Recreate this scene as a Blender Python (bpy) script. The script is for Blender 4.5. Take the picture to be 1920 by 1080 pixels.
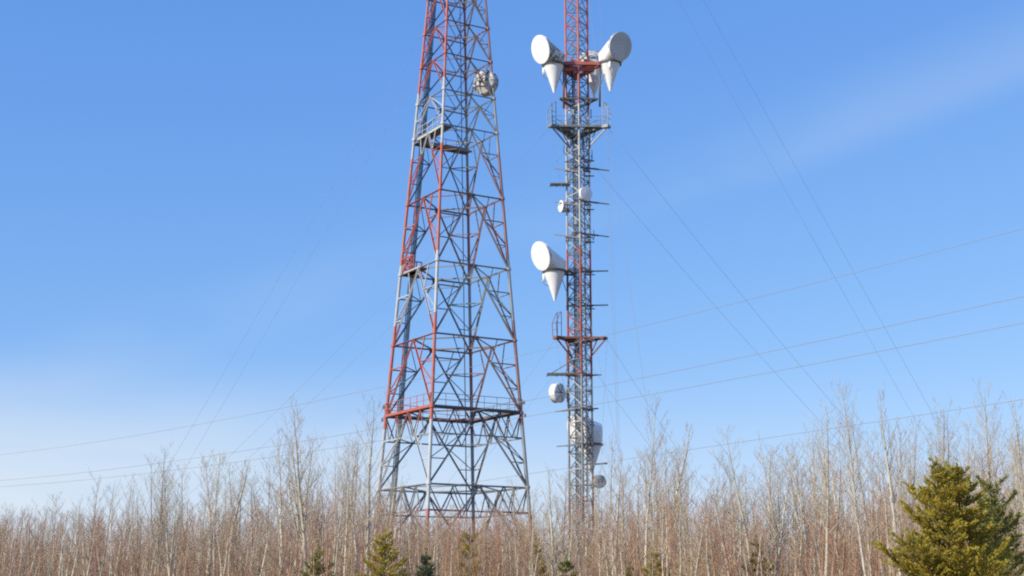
import bpy, bmesh, math, random
import numpy as np
from mathutils import Vector, Matrix, Quaternion

# ------------------------------------------------------------------ scene, camera, sky, sun
for o in list(bpy.data.objects):
    bpy.data.objects.remove(o, do_unlink=True)
SC = bpy.context.scene
COL = SC.collection
R = math.radians
F = 2640.0                    # focal length in pixels of the 1920 wide photograph
PITCH = R(12.1)
CAM = Vector((0.0, 0.0, 2.5))
cam_d = bpy.data.cameras.new('camera')
cam_d.sensor_width = 36.0
cam_d.lens = 36.0 * F / 1920.0
cam_d.clip_start = 0.1
cam_d.clip_end = 6000.0
cam = bpy.data.objects.new('camera', cam_d)
COL.objects.link(cam)
cam.location = CAM
cam.rotation_euler = (R(90) + PITCH, 0, 0)
SC.camera = cam

SUN_EL = R(29)
SUN_DIR = Vector((-0.85, -0.53, 0.0)).normalized()       # horizontal direction towards the sun
sun_vec = Vector((SUN_DIR.x * math.cos(SUN_EL), SUN_DIR.y * math.cos(SUN_EL), math.sin(SUN_EL)))
sd = bpy.data.lights.new('sun', 'SUN')
sd.energy = 5.0
sd.angle = R(0.53)
sd.color = (1.0, 0.93, 0.82)
sun = bpy.data.objects.new('sun', sd)
COL.objects.link(sun)
sun.rotation_euler = sun_vec.to_track_quat('Z', 'Y').to_euler()
sun.location = (-60, -30, 80)

def ray(px, py):
    u = (px - 960.0) / F
    v = (540.0 - py) / F
    return Vector((u, math.cos(PITCH) - v * math.sin(PITCH), math.sin(PITCH) + v * math.cos(PITCH)))
BAND_N = ray(1100, 410).cross(ray(1920, 135)).normalized()
if BAND_N.z < 0: BAND_N = -BAND_N
VEIL_X = 0.9

W = bpy.data.worlds.new('World')
SC.world = W
W.use_nodes = True
wn, wl = W.node_tree.nodes, W.node_tree.links
wn.clear()
w_out = wn.new('ShaderNodeOutputWorld')
w_bg = wn.new('ShaderNodeBackground')
w_bg.inputs['Strength'].default_value = 0.15
sky = wn.new('ShaderNodeTexSky')
sky.sky_type = 'NISHITA'
sky.sun_disc = False
sky.sun_elevation = SUN_EL
sky.sun_rotation = math.atan2(SUN_DIR.x, SUN_DIR.y)
sky.altitude = 0.0
sky.air_density = 1.0
sky.dust_density = 0.0
sky.ozone_density = 6.0
# thin cirrus: a long soft band across the sky, broken up by noise, and a pale veil low over the horizon
def wmath(op, a, b=None, clamp=False):
    x = wn.new('ShaderNodeMath'); x.operation = op; x.use_clamp = clamp
    for i, v in enumerate((a, b)):
        if v is None: continue
        if isinstance(v, (int, float)): x.inputs[i].default_value = v
        else: wl.new(v, x.inputs[i])
    return x.outputs[0]
def wrange(src, lo, hi, a, b):
    x = wn.new('ShaderNodeMapRange'); x.interpolation_type = 'SMOOTHSTEP'
    for k_, v in (('From Min', lo), ('From Max', hi), ('To Min', a), ('To Max', b)): x.inputs[k_].default_value = v
    wl.new(src, x.inputs['Value']); return x.outputs[0]
def wnoise(scale, sx, sz, detail, loc, dist=0.3):
    m_ = wn.new('ShaderNodeMapping'); m_.inputs['Scale'].default_value = (sx, sx, sz); m_.inputs['Location'].default_value = loc
    wl.new(tc.outputs['Generated'], m_.inputs['Vector'])
    t_ = wn.new('ShaderNodeTexNoise'); t_.inputs['Scale'].default_value = scale; t_.inputs['Detail'].default_value = detail
    t_.inputs['Distortion'].default_value = dist
    wl.new(m_.outputs[0], t_.inputs['Vector']); return t_.outputs['Fac']
tc = wn.new('ShaderNodeTexCoord')
dt = wn.new('ShaderNodeVectorMath'); dt.operation = 'DOT_PRODUCT'
wl.new(tc.outputs['Generated'], dt.inputs[0])
dt.inputs[1].default_value = BAND_N
off = wmath('ADD', dt.outputs['Value'], wmath('MULTIPLY', wmath('SUBTRACT', wnoise(2.2, 1, 1, 2, (0.3, 0.1, 0)), 0.5), 0.05))
up_side = wrange(off, 0.0, 0.05, 1.0, 0.0)
low_side = wrange(off, -0.022, 0.004, 0.0, 1.0)
band = wmath('MULTIPLY', wmath('MULTIPLY', up_side, low_side), wrange(wnoise(2.6, 1, 2.6, 6, (1.7, 0.0, 0.4)), 0.40, 0.70, 0.0, 0.13))
spz = wn.new('ShaderNodeSeparateXYZ'); wl.new(tc.outputs['Generated'], spz.inputs[0])
sdt = wn.new('ShaderNodeVectorMath'); sdt.operation = 'DOT_PRODUCT'          # haze glows more on the sun's side
wl.new(tc.outputs['Generated'], sdt.inputs[0]); sdt.inputs[1].default_value = SUN_DIR
glow = wrange(sdt.outputs['Value'], -0.85, -0.16, 0.10, 1.0)
veil = wmath('MULTIPLY', wmath('MULTIPLY', wrange(spz.outputs['Z'], 0.06, 0.165, 1.0, 0.0), glow), wrange(wnoise(1.0, 2.4, 12.0, 4, (VEIL_X, 0.0, 0.0), 0.6), 0.35, 0.62, 0.66, 1.0))
clouds = wmath('ADD', band, veil, True)
mix = wn.new('ShaderNodeMix')
mix.data_type = 'RGBA'
mix.inputs[7].default_value = (5.0, 5.6, 6.1, 1)
wl.new(clouds, mix.inputs[0])
# camera-like response of the sky colour, the same in every direction: gain * c ** power per channel
sep = wn.new('ShaderNodeSeparateColor'); comb = wn.new('ShaderNodeCombineColor')
wl.new(sky.outputs['Color'], sep.inputs[0])
for ch, (gain, pw) in enumerate(((0.80, 0.85), (0.755, 0.60), (0.97, 0.30))):
    p_ = wn.new('ShaderNodeMath'); p_.operation = 'POWER'; p_.inputs[1].default_value = pw
    g_ = wn.new('ShaderNodeMath'); g_.operation = 'MULTIPLY'; g_.inputs[1].default_value = gain * 0.15 ** (pw - 1.0)
    wl.new(sep.outputs[ch], p_.inputs[0]); wl.new(p_.outputs[0], g_.inputs[0]); wl.new(g_.outputs[0], comb.inputs[ch])
wl.new(comb.outputs[0], mix.inputs[6])
wl.new(mix.outputs[2], w_bg.inputs['Color'])
wl.new(w_bg.outputs[0], w_out.inputs['Surface'])

SC.view_settings.view_transform = 'Standard'
SC.view_settings.look = 'None'
SC.view_settings.exposure = 0.0
SC.view_settings.gamma = 1.0
SC.view_settings.use_curve_mapping = False
SC.render.engine = 'CYCLES'
SC.cycles.max_bounces = 6
SC.cycles.transparent_max_bounces = 8
SC.cycles.filter_width = 2.1
SC.cycles.use_denoising = False

def at(px, py, D):
    d = ray(px, py)
    return CAM + d * (D / d.y)

# ------------------------------------------------------------------ helpers
class MB:
    def __init__(self):
        self.v, self.f, self.mi = [], [], []
        self.cur = 0
    def face(self, idx):
        self.f.append(idx); self.mi.append(self.cur)
    def frame(self, d):
        d = d.normalized()
        a = Vector((0, 0, 1)) if abs(d.z) < 0.9 else Vector((1, 0, 0))
        x = d.cross(a).normalized()
        return x, d.cross(x).normalized()
    def tube(self, pts, rs, n=6, cap=True):
        base = len(self.v)
        m = len(pts)
        for i, p in enumerate(pts):
            d = (pts[min(i + 1, m - 1)] - pts[max(i - 1, 0)])
            if i == 0:
                x, y = self.frame(d)
            else:                       # carry the frame along
                dn = d.normalized()
                x = (x - dn * x.dot(dn)).normalized()
                y = dn.cross(x)
            for k in range(n):
                a = 2 * math.pi * k / n
                self.v.append(p + (x * math.cos(a) + y * math.sin(a)) * rs[i])
        for i in range(m - 1):
            for k in range(n):
                k2 = (k + 1) % n
                self.face((base + i * n + k, base + i * n + k2, base + (i + 1) * n + k2, base + (i + 1) * n + k))
        if cap and n > 2:
            self.face(tuple(base + k for k in range(n))[::-1])
            self.face(tuple(base + (m - 1) * n + k for k in range(n)))
    def bar(self, a, b, w, h=None, up=None):
        h = h or w
        d = (b - a)
        x, y = self.frame(d)
        if up is not None:
            x = d.cross(up).normalized(); y = x.cross(d).normalized()
        base = len(self.v)
        for p in (a, b):
            for sx, sy in ((-1, -1), (1, -1), (1, 1), (-1, 1)):
                self.v.append(p + x * (sx * w / 2) + y * (sy * h / 2))
        for q in ((3, 2, 1, 0), (4, 5, 6, 7), (0, 1, 5, 4), (1, 2, 6, 5), (2, 3, 7, 6), (3, 0, 4, 7)):
            self.face(tuple(base + i for i in q))
    def lathe(self, prof, n=32, M=None, close=False):
        """prof: (axial x, radius) pairs, revolved about local x"""
        base = len(self.v)
        for (ax, r) in prof:
            for k in range(n):
                a = 2 * math.pi * k / n
                p = Vector((ax, r * math.cos(a), r * math.sin(a)))
                self.v.append(M @ p if M else p)
        for i in range(len(prof) - 1):
            for k in range(n):
                k2 = (k + 1) % n
                self.face((base + i * n + k, base + i * n + k2, base + (i + 1) * n + k2, base + (i + 1) * n + k))
        self.face(tuple(base + k for k in range(n))[::-1])
        self.face(tuple(base + (len(prof) - 1) * n + k for k in range(n)))
    def mesh(self, name, mats, smooth=False):
        me = bpy.data.meshes.new(name)
        me.from_pydata([tuple(p) for p in self.v], [], self.f)
        for m in (mats if isinstance(mats, (list, tuple)) else [mats]):
            me.materials.append(m)
        if any(self.mi):
            me.polygons.foreach_set('material_index', self.mi)
        if smooth:
            me.polygons.foreach_set('use_smooth', [True] * len(me.polygons))
        me.update()
        return me
    def build(self, name, mats, parent=None, smooth=False):
        return link(name, self.mesh(name, mats, smooth), parent)

def link(name, data, parent=None):
    o = bpy.data.objects.new(name, data)
    COL.objects.link(o)
    if parent is not None:
        o.parent = parent
    return o

def tag(o, label=None, cat=None, group=None, kind=None):
    if label: o['label'] = label
    if cat: o['category'] = cat
    if group: o['group'] = group
    if kind: o['kind'] = kind
    return o

def empty(name, loc, label=None, cat=None, group=None):
    e = link(name, None)
    e.location = loc
    e.empty_display_size = 0.3
    return tag(e, label, cat, group)

# ------------------------------------------------------------------ materials
def new_mat(name):
    m = bpy.data.materials.new(name)
    m.use_nodes = True
    n, l = m.node_tree.nodes, m.node_tree.links
    b = n['Principled BSDF']
    return m, n, l, b

def mixc(n, l, fac, a, b):
    x = n.new('ShaderNodeMix'); x.data_type = 'RGBA'
    for s, v in ((6, a), (7, b)):
        if isinstance(v, (tuple, list)): x.inputs[s].default_value = (*v[:3], 1)
        else: l.new(v, x.inputs[s])
    if isinstance(fac, (int, float)): x.inputs[0].default_value = fac
    else: l.new(fac, x.inputs[0])
    return x.outputs[2]

def ramp(n, l, src, lo, hi, tmin=0.0, tmax=1.0):
    r = n.new('ShaderNodeMapRange')
    r.inputs['From Min'].default_value = lo; r.inputs['From Max'].default_value = hi
    r.inputs['To Min'].default_value = tmin; r.inputs['To Max'].default_value = tmax
    l.new(src, r.inputs['Value'])
    return r.outputs['Result']

def noise(n, l, scale, detail=3.0, vec=None, rough=0.5):
    t = n.new('ShaderNodeTexNoise')
    t.inputs['Scale'].default_value = scale; t.inputs['Detail'].default_value = detail
    t.inputs['Roughness'].default_value = rough
    if vec is not None: l.new(vec, t.inputs['Vector'])
    return t.outputs['Fac']

def banded_paint(name, edges, red, white, zmax=100.0, shade_wear=0.0):
    """aviation paint: red and white bands by height; edges bottom to top, first band = red"""
    m, n, l, b = new_mat(name)
    g = n.new('ShaderNodeNewGeometry')
    s = n.new('ShaderNodeSeparateXYZ'); l.new(g.outputs['Position'], s.inputs[0])
    dv = n.new('ShaderNodeMath'); dv.operation = 'DIVIDE'; dv.inputs[1].default_value = zmax
    l.new(s.outputs['Z'], dv.inputs[0])
    cr = n.new('ShaderNodeValToRGB'); cr.color_ramp.interpolation = 'CONSTANT'
    els = cr.color_ramp.elements
    els[0].position = 0.0; els[0].color = (*red, 1)
    els[1].position = edges[0] / zmax; els[1].color = (*white, 1)
    for i, e in enumerate(edges[1:]):
        x = els.new(e / zmax); x.color = (*(red if i % 2 == 0 else white), 1)
    l.new(dv.outputs[0], cr.inputs[0])
    f1 = noise(n, l, 0.9, 4, g.outputs['Position'], 0.6)
    f2 = noise(n, l, 6.0, 4, g.outputs['Position'], 0.65)
    c = mixc(n, l, ramp(n, l, f1, 0.42, 0.72, 0.0, 0.45), cr.outputs[0], (0.33, 0.31, 0.29))
    c = mixc(n, l, ramp(n, l, f2, 0.60, 0.74, 0.0, 0.6), c, (0.16, 0.075, 0.04))
    oi = n.new('ShaderNodeObjectInfo')
    c = mixc(n, l, ramp(n, l, oi.outputs['Random'], 0.0, 1.0, shade_wear * 0.75, min(1.0, 0.2 + shade_wear)), c, (0.13, 0.135, 0.13))
    l.new(c, b.inputs['Base Color'])
    b.inputs['Roughness'].default_value = 0.55
    return m

def simple(name, col, rough=0.6, metal=0.0, var=None, scale=3.0, amount=0.5, lo=0.4, hi=0.7):
    m, n, l, b = new_mat(name)
    if var:
        t = n.new('ShaderNodeTexCoord')
        f = noise(n, l, scale, 5, t.outputs['Object'], 0.6)
        c = mixc(n, l, ramp(n, l, f, lo, hi, 0.0, amount), col, var)
        l.new(c, b.inputs['Base Color'])
    else:
        b.inputs['Base Color'].default_value = (*col, 1)
    b.inputs['Roughness'].default_value = rough
    b.inputs['Metallic'].default_value = metal
    return m

RED = (0.54, 0.095, 0.05)
WHT = (0.56, 0.56, 0.54)
M_steel = simple('galvanised_steel', (0.27, 0.29, 0.29), 0.55, 0.3, (0.14, 0.12, 0.10), 1.2, 0.7)
M_dark = simple('dark_steel', (0.11, 0.12, 0.12), 0.6, 0.2, (0.17, 0.10, 0.07), 2.0, 0.6)
M_grate = simple('walkway_grating', (0.20, 0.21, 0.20), 0.7, 0.2, (0.10, 0.08, 0.06), 1.5, 0.7)
M_cable = simple('black_cable', (0.035, 0.04, 0.042), 0.6)
M_cable2 = simple('grey_cable', (0.21, 0.235, 0.23), 0.6, 0.0, (0.07, 0.07, 0.06), 0.8, 0.7)
M_wire = simple('steel_wire', (0.30, 0.32, 0.35), 0.6, 0.2)
M_white = simple('antenna_white', (0.84, 0.84, 0.82), 0.45, 0.0, (0.50, 0.48, 0.44), 1.1, 0.5, 0.48, 0.8)
M_stain = simple('antenna_weathered', (0.70, 0.69, 0.66), 0.55, 0.0, (0.15, 0.145, 0.13), 3.2, 0.95, 0.43, 0.58)
M_cover = simple('aperture_cover', (0.86, 0.86, 0.84), 0.5, 0.0, (0.74, 0.73, 0.70), 0.7, 0.5)
M_cover_shade = simple('aperture_cover_shaded', (0.62, 0.62, 0.61), 0.5, 0.0, (0.42, 0.42, 0.40), 0.7, 0.6)  # darker copy of the cover, shade put into its grey
M_dish = simple('dish_grey', (0.60, 0.58, 0.53), 0.6, 0.0, (0.16, 0.15, 0.12), 2.2, 0.9, 0.45, 0.62)

# ------------------------------------------------------------------ ground
m, n, l, b = new_mat('dry_grass_ground')
g = n.new('ShaderNodeNewGeometry')
c = mixc(n, l, ramp(n, l, noise(n, l, 0.25, 6, g.outputs['Position']), 0.35, 0.65), (0.19, 0.13, 0.06), (0.10, 0.07, 0.035))
c = mixc(n, l, ramp(n, l, noise(n, l, 9.0, 4, g.outputs['Position']), 0.45, 0.7, 0, 0.7), c, (0.26, 0.19, 0.09))
l.new(c, b.inputs['Base Color']); b.inputs['Roughness'].default_value = 0.95
bm = bmesh.new()
rngg = random.Random(3)
nx, ny = 60, 60
gv = []
def gz(x, y):
    if math.hypot(x, y) > 600: return 0.0
    return 0.10 * math.sin(x * 0.11 + 1.0) * math.sin(y * 0.07)
xs = [-3500, -1500, -700] + [-400 + 20 * i for i in range(41)] + [700, 1500, 3500]
ys = [-3500, -1500, -500] + [-100 + 20 * i for i in range(31)] + [800, 1500, 4500]
for y in ys:
    gv.append([bm.verts.new((x, y, gz(x, y))) for x in xs])
for j in range(len(ys) - 1):
    for i in range(len(xs) - 1):
        bm.faces.new((gv[j][i], gv[j][i + 1], gv[j + 1][i + 1], gv[j + 1][i]))
me = bpy.data.meshes.new('ground'); bm.to_mesh(me); bm.free(); me.materials.append(m)
tag(link('ground', me), kind='structure')

# ------------------------------------------------------------------ lattice members (unit meshes, copied)
def unit_angle(name, mat):
    """steel angle of unit leg width along +z, unit length"""
    t = 0.22
    prof = [(-.5, -.5), (.5, -.5), (.5, -.5 + t), (-.5 + t, -.5 + t), (-.5 + t, .5), (-.5, .5)]
    k = MB()
    for z in (0, 1):
        for p in prof: k.v.append(Vector((p[0], p[1], z)))
    for i in range(6):
        j = (i + 1) % 6
        k.face((i, j, 6 + j, 6 + i))
    return k.mesh(name, mat)
def unit_tube(name, mat, nn=8):
    k = MB(); k.tube([Vector((0, 0, 0)), Vector((0, 0, 1))], [0.5, 0.5], nn)
    return k.mesh(name, mat, False)

def member(name, me, a, b, w, parent, roll=0.0):
    o = link(name, me, parent)
    d = b - a
    q = d.to_track_quat('Z', 'Y') @ Quaternion((0, 0, 1), roll)
    o.matrix_basis = Matrix.LocRotScale(a, q, Vector((w, w, d.length)))
    return o

# ------------------------------------------------------------------ self-supporting tower
TD = 130.0
TX = at(849, 765, TD).x
th = R(14.1)
cT, sT = math.cos(th), math.sin(th)
DIRS = [Vector((cT, -sT, 0)), Vector((-sT, -cT, 0)), Vector((-cT, sT, 0)), Vector((sT, cT, 0))]   # right, front, left, back
def Rz(z): return 6.48 - 0.0869 * (z - 18.7)
def corner(k, z): return DIRS[k % 4] * Rz(z) + Vector((0, 0, z))
def zlevel(y):
    z = 20.0
    for _ in range(8):
        z = at(849, y, TD - Rz(z) * cT).z
    return z
LV = [0.0] + [zlevel(y) for y in (1052, 906, 762, 623, 487, 354, 231, 166, 98, 36, -28, -92)]
ZTOP = LV[-1]
def zc(y): return at(849, y, TD).z
t_edges = [zc(965), zc(808), zc(612), zc(499), zc(296), zc(174), zc(-90)]
M_tpaint = banded_paint('tower_paint', t_edges, RED, WHT)
M_tshade_worn = banded_paint('tower_paint_shade_worn', t_edges, RED, WHT, shade_wear=0.8)      # bracing: shade of the unlit faces mixed into the paint, plus some wear
M_tleg_shade = banded_paint('tower_leg_shaded', t_edges, RED, WHT, shade_wear=0.55)  # right and rear legs: their shade is painted in as dark grey
U_t_angle = unit_angle('steel_angle', M_tpaint)
U_t_shade_worn = unit_angle('steel_angle_shade_worn', M_tshade_worn)
U_t_tube = unit_tube('steel_tube', M_tpaint, 10)
tower = empty('lattice_tower', (TX, TD, 0), 'tall four-legged red and white lattice tower, widening towards its base', 'tower')

def lerp(a, b, t): return a + (b - a) * t
for k in range(4):
    kb = MB()
    zs = [0.0 + i * (ZTOP / 14) for i in range(15)]
    kb.tube([corner(k, z) for z in zs], [0.185 - 0.075 * z / ZTOP for z in zs], 10)
    leg = kb.build('leg', M_tpaint if k in (1, 2) else M_tleg_shade, tower, True)
    for z in LV[1:]:                                    # splice flange at each level
        fl = MB(); fl.tube([corner(k, z - 0.12), corner(k, z + 0.12)], [0.27 - 0.08 * z / ZTOP] * 2, 10)
        fl.build('flange', M_tpaint if k in (1, 2) else M_tleg_shade, leg)

for i in range(len(LV) - 1):
    z0, z1 = LV[i], LV[i + 1]
    big = (z1 - z0) > 4.5
    for k in range(4):
        A0, B0, A1, B1 = corner(k, z0), corner(k + 1, z0), corner(k, z1), corner(k + 1, z1)
        M1 = (A1 + B1) / 2
        wm = 0.165 if z1 < 40 else 0.13
        UF = U_t_angle if (k == 1 and i > 1) else U_t_shade_worn  # sunlit face keeps bright paint above its lowest bays; others take the shade-darkened copy
        member('horizontal_beam', UF, A1, B1, wm, tower, 0.4)
        for (P0, P1) in ((A0, A1), (B0, B1)):
            member('diagonal_brace', UF, P0, M1, wm * 1.05, tower, 0.9)
            ws = 0.085 if z1 < 40 else 0.07
            if big:
                q = [lerp(P0, M1, t) for t in (0.33, 0.66)]
                g_ = [lerp(P0, P1, t) for t in (0.33, 0.66)]
                member('brace_strut', UF, g_[0], q[0], ws, tower)
                member('brace_strut', UF, g_[1], q[1], ws * 1.2, tower)
                member('brace_strut', UF, g_[0], q[1], ws, tower)
                member('brace_strut', UF, q[1], lerp(P1, M1, 0.45), ws, tower)
            else:
                q = lerp(P0, M1, 0.5); g_ = lerp(P0, P1, 0.5)
                member('brace_strut', UF, g_, q, ws, tower)
                member('brace_strut', UF, g_, M1, ws * 0.9, tower) if k % 2 else member('brace_strut', UF, q, P1, ws, tower)
        gp = MB(); ax = (B1 - A1).normalized(); nn_ = ax.cross(Vector((0, 0, 1))); hw = 0.34 if z1 < 40 else 0.24
        gp.bar(M1 - ax * hw + Vector((0, 0, -0.12)), M1 + ax * hw + Vector((0, 0, -0.12)), 0.05, hw * 1.1, Vector((0, 0, 1)))
        gp.build('gusset_plate', M_tshade_worn, tower)
        # plan bracing between the middles of neighbouring faces
        C1 = corner(k + 2, z1)
        member('plan_brace', U_t_shade_worn, M1, (B1 + C1) / 2, 0.12 if z1 < 40 else 0.09, tower)
        if big and 1 < i:      # hip brace from the diagonals' middles
            qa = lerp(B0, (A1 + B1) / 2, 0.66); qb = lerp(B0, (B1 + C1) / 2, 0.66)
            member('hip_brace', U_t_shade_worn, qa, qb, 0.08, tower)

# deep girders under two levels: lower chord and zigzag web
for zt in (LV[3], LV[2]):
    zb = zt - 2.3
    for k in range(4):
        A, B, a_, b_ = corner(k, zt), corner(k + 1, zt), corner(k, zb), corner(k + 1, zb)
        member('girder_chord', U_t_angle if k == 1 and zt == LV[3] else U_t_shade_worn, a_, b_, 0.12, tower)
        P = [lerp(A, B, t) for t in (0, 0.25, 0.5, 0.75, 1.0)]
        Q = [lerp(a_, b_, t) for t in (0.125, 0.375, 0.625, 0.875)]
        for j in range(4):
            member('girder_web', U_t_shade_worn, P[j], Q[j], 0.095, tower)
            member('girder_web', U_t_shade_worn, Q[j], P[j + 1], 0.095, tower)

# cable ladder up the face between the left and rear legs
def ladder_at(z, off=0.0, inn=0.0):
    p = lerp(corner(2, z), corner(3, z), 0.155)
    d = (corner(3, z) - corner(2, z)).normalized()
    nrm = Vector((-p.x, -p.y, 0)).normalized()
    return p + d * off + nrm * inn
lad = MB()
for s in (-0.24, 0.24):
    lad.bar(ladder_at(0, s), ladder_at(ZTOP, s), 0.06, 0.09)
ladder = lad.build('cable_ladder', M_steel, tower)
rg = MB()
z = 0.6
while z < ZTOP:
    rg.bar(ladder_at(z, -0.24), ladder_at(z, 0.24), 0.035); z += 0.75
rg.build('rung', M_steel, ladder)
for s in (-0.16, -0.05, 0.06, 0.17):
    cb = MB(); cb.tube([ladder_at(0, s, 0.07), ladder_at(ZTOP - 2, s, 0.07)], [0.042, 0.042], 8)
    cb.build('cable', M_cable2, ladder, True)
# second, thinner cable run by the rear leg
cb = MB()
for s in (0.42,):
    cb.tube([corner(3, 0) + Vector((-s * 1.6, -s, 0)), corner(3, ZTOP) + Vector((-s, -s, 0))], [0.05, 0.045], 8)
cb.build('cable', M_steel, tower, True)

def walkway(A, B, width, inward, mat, rail_h=1.1, nb=7, rail=True, thick=0.16, rail_mat=None, rail_w=0.055):
    """deck with edge beams along A-B, railing on the outer edge"""
    e = link('walkway', None, tower)
    dk = MB()
    c = inward * (width / 2)
    dk.bar(A + c, B + c, width - 0.1, 0.05, Vector((0, 0, 1)))
    dk.build('deck', M_grate, e)
    eb = MB()
    eb.bar(A + Vector((0, 0, -0.03)), B + Vector((0, 0, -0.03)), 0.08, thick, Vector((0, 0, 1)))
    eb.build('edge_beam', mat, e)
    eb = MB()
    eb.bar(A + inward * width + Vector((0, 0, -0.03)), B + inward * width + Vector((0, 0, -0.03)), 0.08, thick, Vector((0, 0, 1)))
    eb.build('edge_beam', mat, e)
    if rail:
        up = Vector((0, 0, 1))
        for j in range(nb + 1):
            p = lerp(A, B, j / nb)
            k = MB(); k.bar(p, p + up * rail_h, rail_w)
            k.build('railing_post', rail_mat or mat, e)
        for hh in (0.55, rail_h + 0.02):
            k = MB(); k.bar(A + up * hh, B + up * hh, rail_w - 0.005)
            k.build('handrail', rail_mat or mat, e)
    return e

zp = LV[3] + 0.12
for k in range(4):
    A, B = corner(k, zp) * 1.0, corner(k + 1, zp)
    out = ((A + B) / 2); out.z = 0; out.normalize()
    A = A + out * 0.15; B = B + out * 0.15
    walkway(A, B, 0.75, -out, M_tpaint if k == 1 else M_dark, nb=7, thick=0.24 if k == 1 else 0.18, rail_mat=None if k == 1 else M_steel)  # shaded sides: darkness put into the colour of beams and rails
# small partial landing by the left leg, its railing newly painted
M_redp = simple('red_paint', RED, 0.6, 0.0, (0.25, 0.12, 0.09), 1.6, 0.6)
zp = LV[5] + 0.05
A = corner(2, zp); B = lerp(corner(2, zp), corner(1, zp), 0.55)
out = ((corner(1, zp) + corner(2, zp)) / 2); out.z = 0; out.normalize()
walkway(A, B, 0.9, -out, M_tpaint, nb=5, thick=0.2, rail=False)
A2 = corner(2, zp) + (-out) * 0.1; B2 = lerp(corner(2, zp), corner(1, zp), 0.33) - out * 0.1
walkway(A2, B2, 0.8, -out, M_redp, nb=5, rail_h=1.45, rail_w=0.10)
walkway(corner(2, zp), lerp(corner(2, zp), corner(3, zp), 0.3), 0.7, Vector((0.3, -0.95, 0)).normalized(), M_redp, nb=4, rail_h=1.45, rail_w=0.10)
# upper maintenance platform: two walkways meeting at the left leg
zp = LV[7] - 0.15
out = ((corner(1, zp) + corner(2, zp)) / 2); out.z = 0; out.normalize()
walkway(lerp(corner(2, zp), corner(1, zp), 0.12), corner(1, zp), 1.0, -out, M_tpaint, nb=5, thick=0.2)
zp2 = zp - 0.3
out = ((corner(3, zp2) + corner(2, zp2)) / 2); out.z = 0; out.normalize()
walkway(corner(2, zp2), corner(3, zp2), 1.0, -out, M_steel, nb=5, thick=0.18)
# lamp brackets on the corners of the big platform
for k in (0, 2):
    for dz in (0.1, 1.3):
        p = corner(k, LV[3] + dz - 0.4); o_ = DIRS[k]
        kb = MB(); kb.bar(p, p + o_ * 0.35, 0.06)
        kb.tube([p + o_ * 0.35 + Vector((0, 0, -0.1)), p + o_ * 0.35 + Vector((0, 0, 0.22))], [0.11, 0.09], 8)
        kb.build('obstruction_lamp', M_dark, tower)

# concrete footings
M_conc = simple('concrete', (0.32, 0.31, 0.29), 0.9, 0, (0.2, 0.19, 0.17), 2.0)
for k in range(4):
    kb = MB(); p = corner(k, 0)
    kb.bar(p + Vector((0, 0, -0.4)), p + Vector((0, 0, 0.35)), 1.4, 1.4)
    kb.build('footing', M_conc, tower)

# ------------------------------------------------------------------ guyed mast
MD = 145.0
MX = at(1087, 560, MD).x
MH = 97.0
def mz(y, dd=0.0): return at(1087, y, MD + dd).z
m_edges = [mz(905), mz(708), mz(466), mz(212), mz(-180)]
m_edges = [mz(850), mz(708), mz(470), mz(208), mz(-180)]
# bottom band below 850 red, white 850-708, red 708-470, white 470-208, red above
M_mpaint = banded_paint('mast_paint', [mz(935), mz(706), mz(468), mz(208), mz(-180)], RED, WHT)
U_m_angle = unit_angle('mast_angle', M_mpaint)
U_m_tube = unit_tube('mast_tube', M_mpaint, 10)
M_mdark = simple('mast_brace_steel', (0.21, 0.23, 0.23), 0.55, 0.3, (0.12, 0.10, 0.08), 1.4, 0.6)
U_m_brace = unit_angle('mast_brace', M_mdark)
mast = empty('guyed_mast', (MX, MD, 0), 'slender three-sided lattice mast carrying white horn antennas, held by guy wires', 'mast')
MR = 1.40
MA = [R(-90 + 2), R(30 + 2), R(150 + 2)]
def mleg(k, z, r=MR): return Vector((r * math.cos(MA[k % 3]), r * math.sin(MA[k % 3]), z))
for k in range(3):
    kb = MB(); kb.tube([mleg(k, 0), mleg(k, MH)], [0.115, 0.115], 10)
    kb.build('leg', M_mpaint, mast, True)
BAY = 1.62
nb = int(MH / BAY)
rest = MB()
for i in range(nb + 1):
    z0, z1 = i * BAY, (i + 1) * BAY
    for k in range(3):
        a, b_ = mleg(k, z0), mleg(k + 1, z0)
        if z0 < 69:
            U = U_m_angle if (i % 3 == 0) else U_m_brace
            member('horizontal_brace', U, a, b_, 0.085, mast)
            if z1 <= MH:
                member('diagonal_brace', U_m_brace, a, mleg(k + 1, z1), 0.075, mast)
                member('diagonal_brace', U_m_angle if k == 2 else U_m_brace, b_, mleg(k, z1), 0.075, mast)
        else:
            rest.bar(a, b_, 0.085)
            if z1 <= MH:
                rest.bar(a, mleg(k + 1, z1), 0.075); rest.bar(b_, mleg(k, z1), 0.075)
rb = rest.build('upper_bracing', M_mpaint, mast); rb['kind'] = 'stuff'
# climbing ladder and feeder cables inside the mast
kb = MB()
for s in (-0.22, 0.22):
    kb.bar(Vector((s - 0.25, -0.35, 0)), Vector((s - 0.25, -0.35, MH - 1)), 0.05)
z = 0.4
while z < MH - 1:
    kb.bar(Vector((-0.47, -0.35, z)), Vector((-0.03, -0.35, z)), 0.03); z += 0.4
kb.build('climbing_ladder', M_steel, mast)
for (x, y, r) in ((-0.55, 0.3, 0.055), (-0.42, 0.36, 0.055), (-0.28, 0.42, 0.05), (0.22, 0.3, 0.05)):
    kb = MB(); kb.tube([Vector((x, y, 0)), Vector((x, y, mz(110)))], [r, r], 8)
    kb.build('feeder_cable', M_cable if x < -0.4 else M_steel, mast, True)

def L(px, py, dd=0.0):
    """point on / near the mast in mast-local coordinates"""
    return at(px, py, MD + dd) - Vector((MX, MD, 0))

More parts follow.
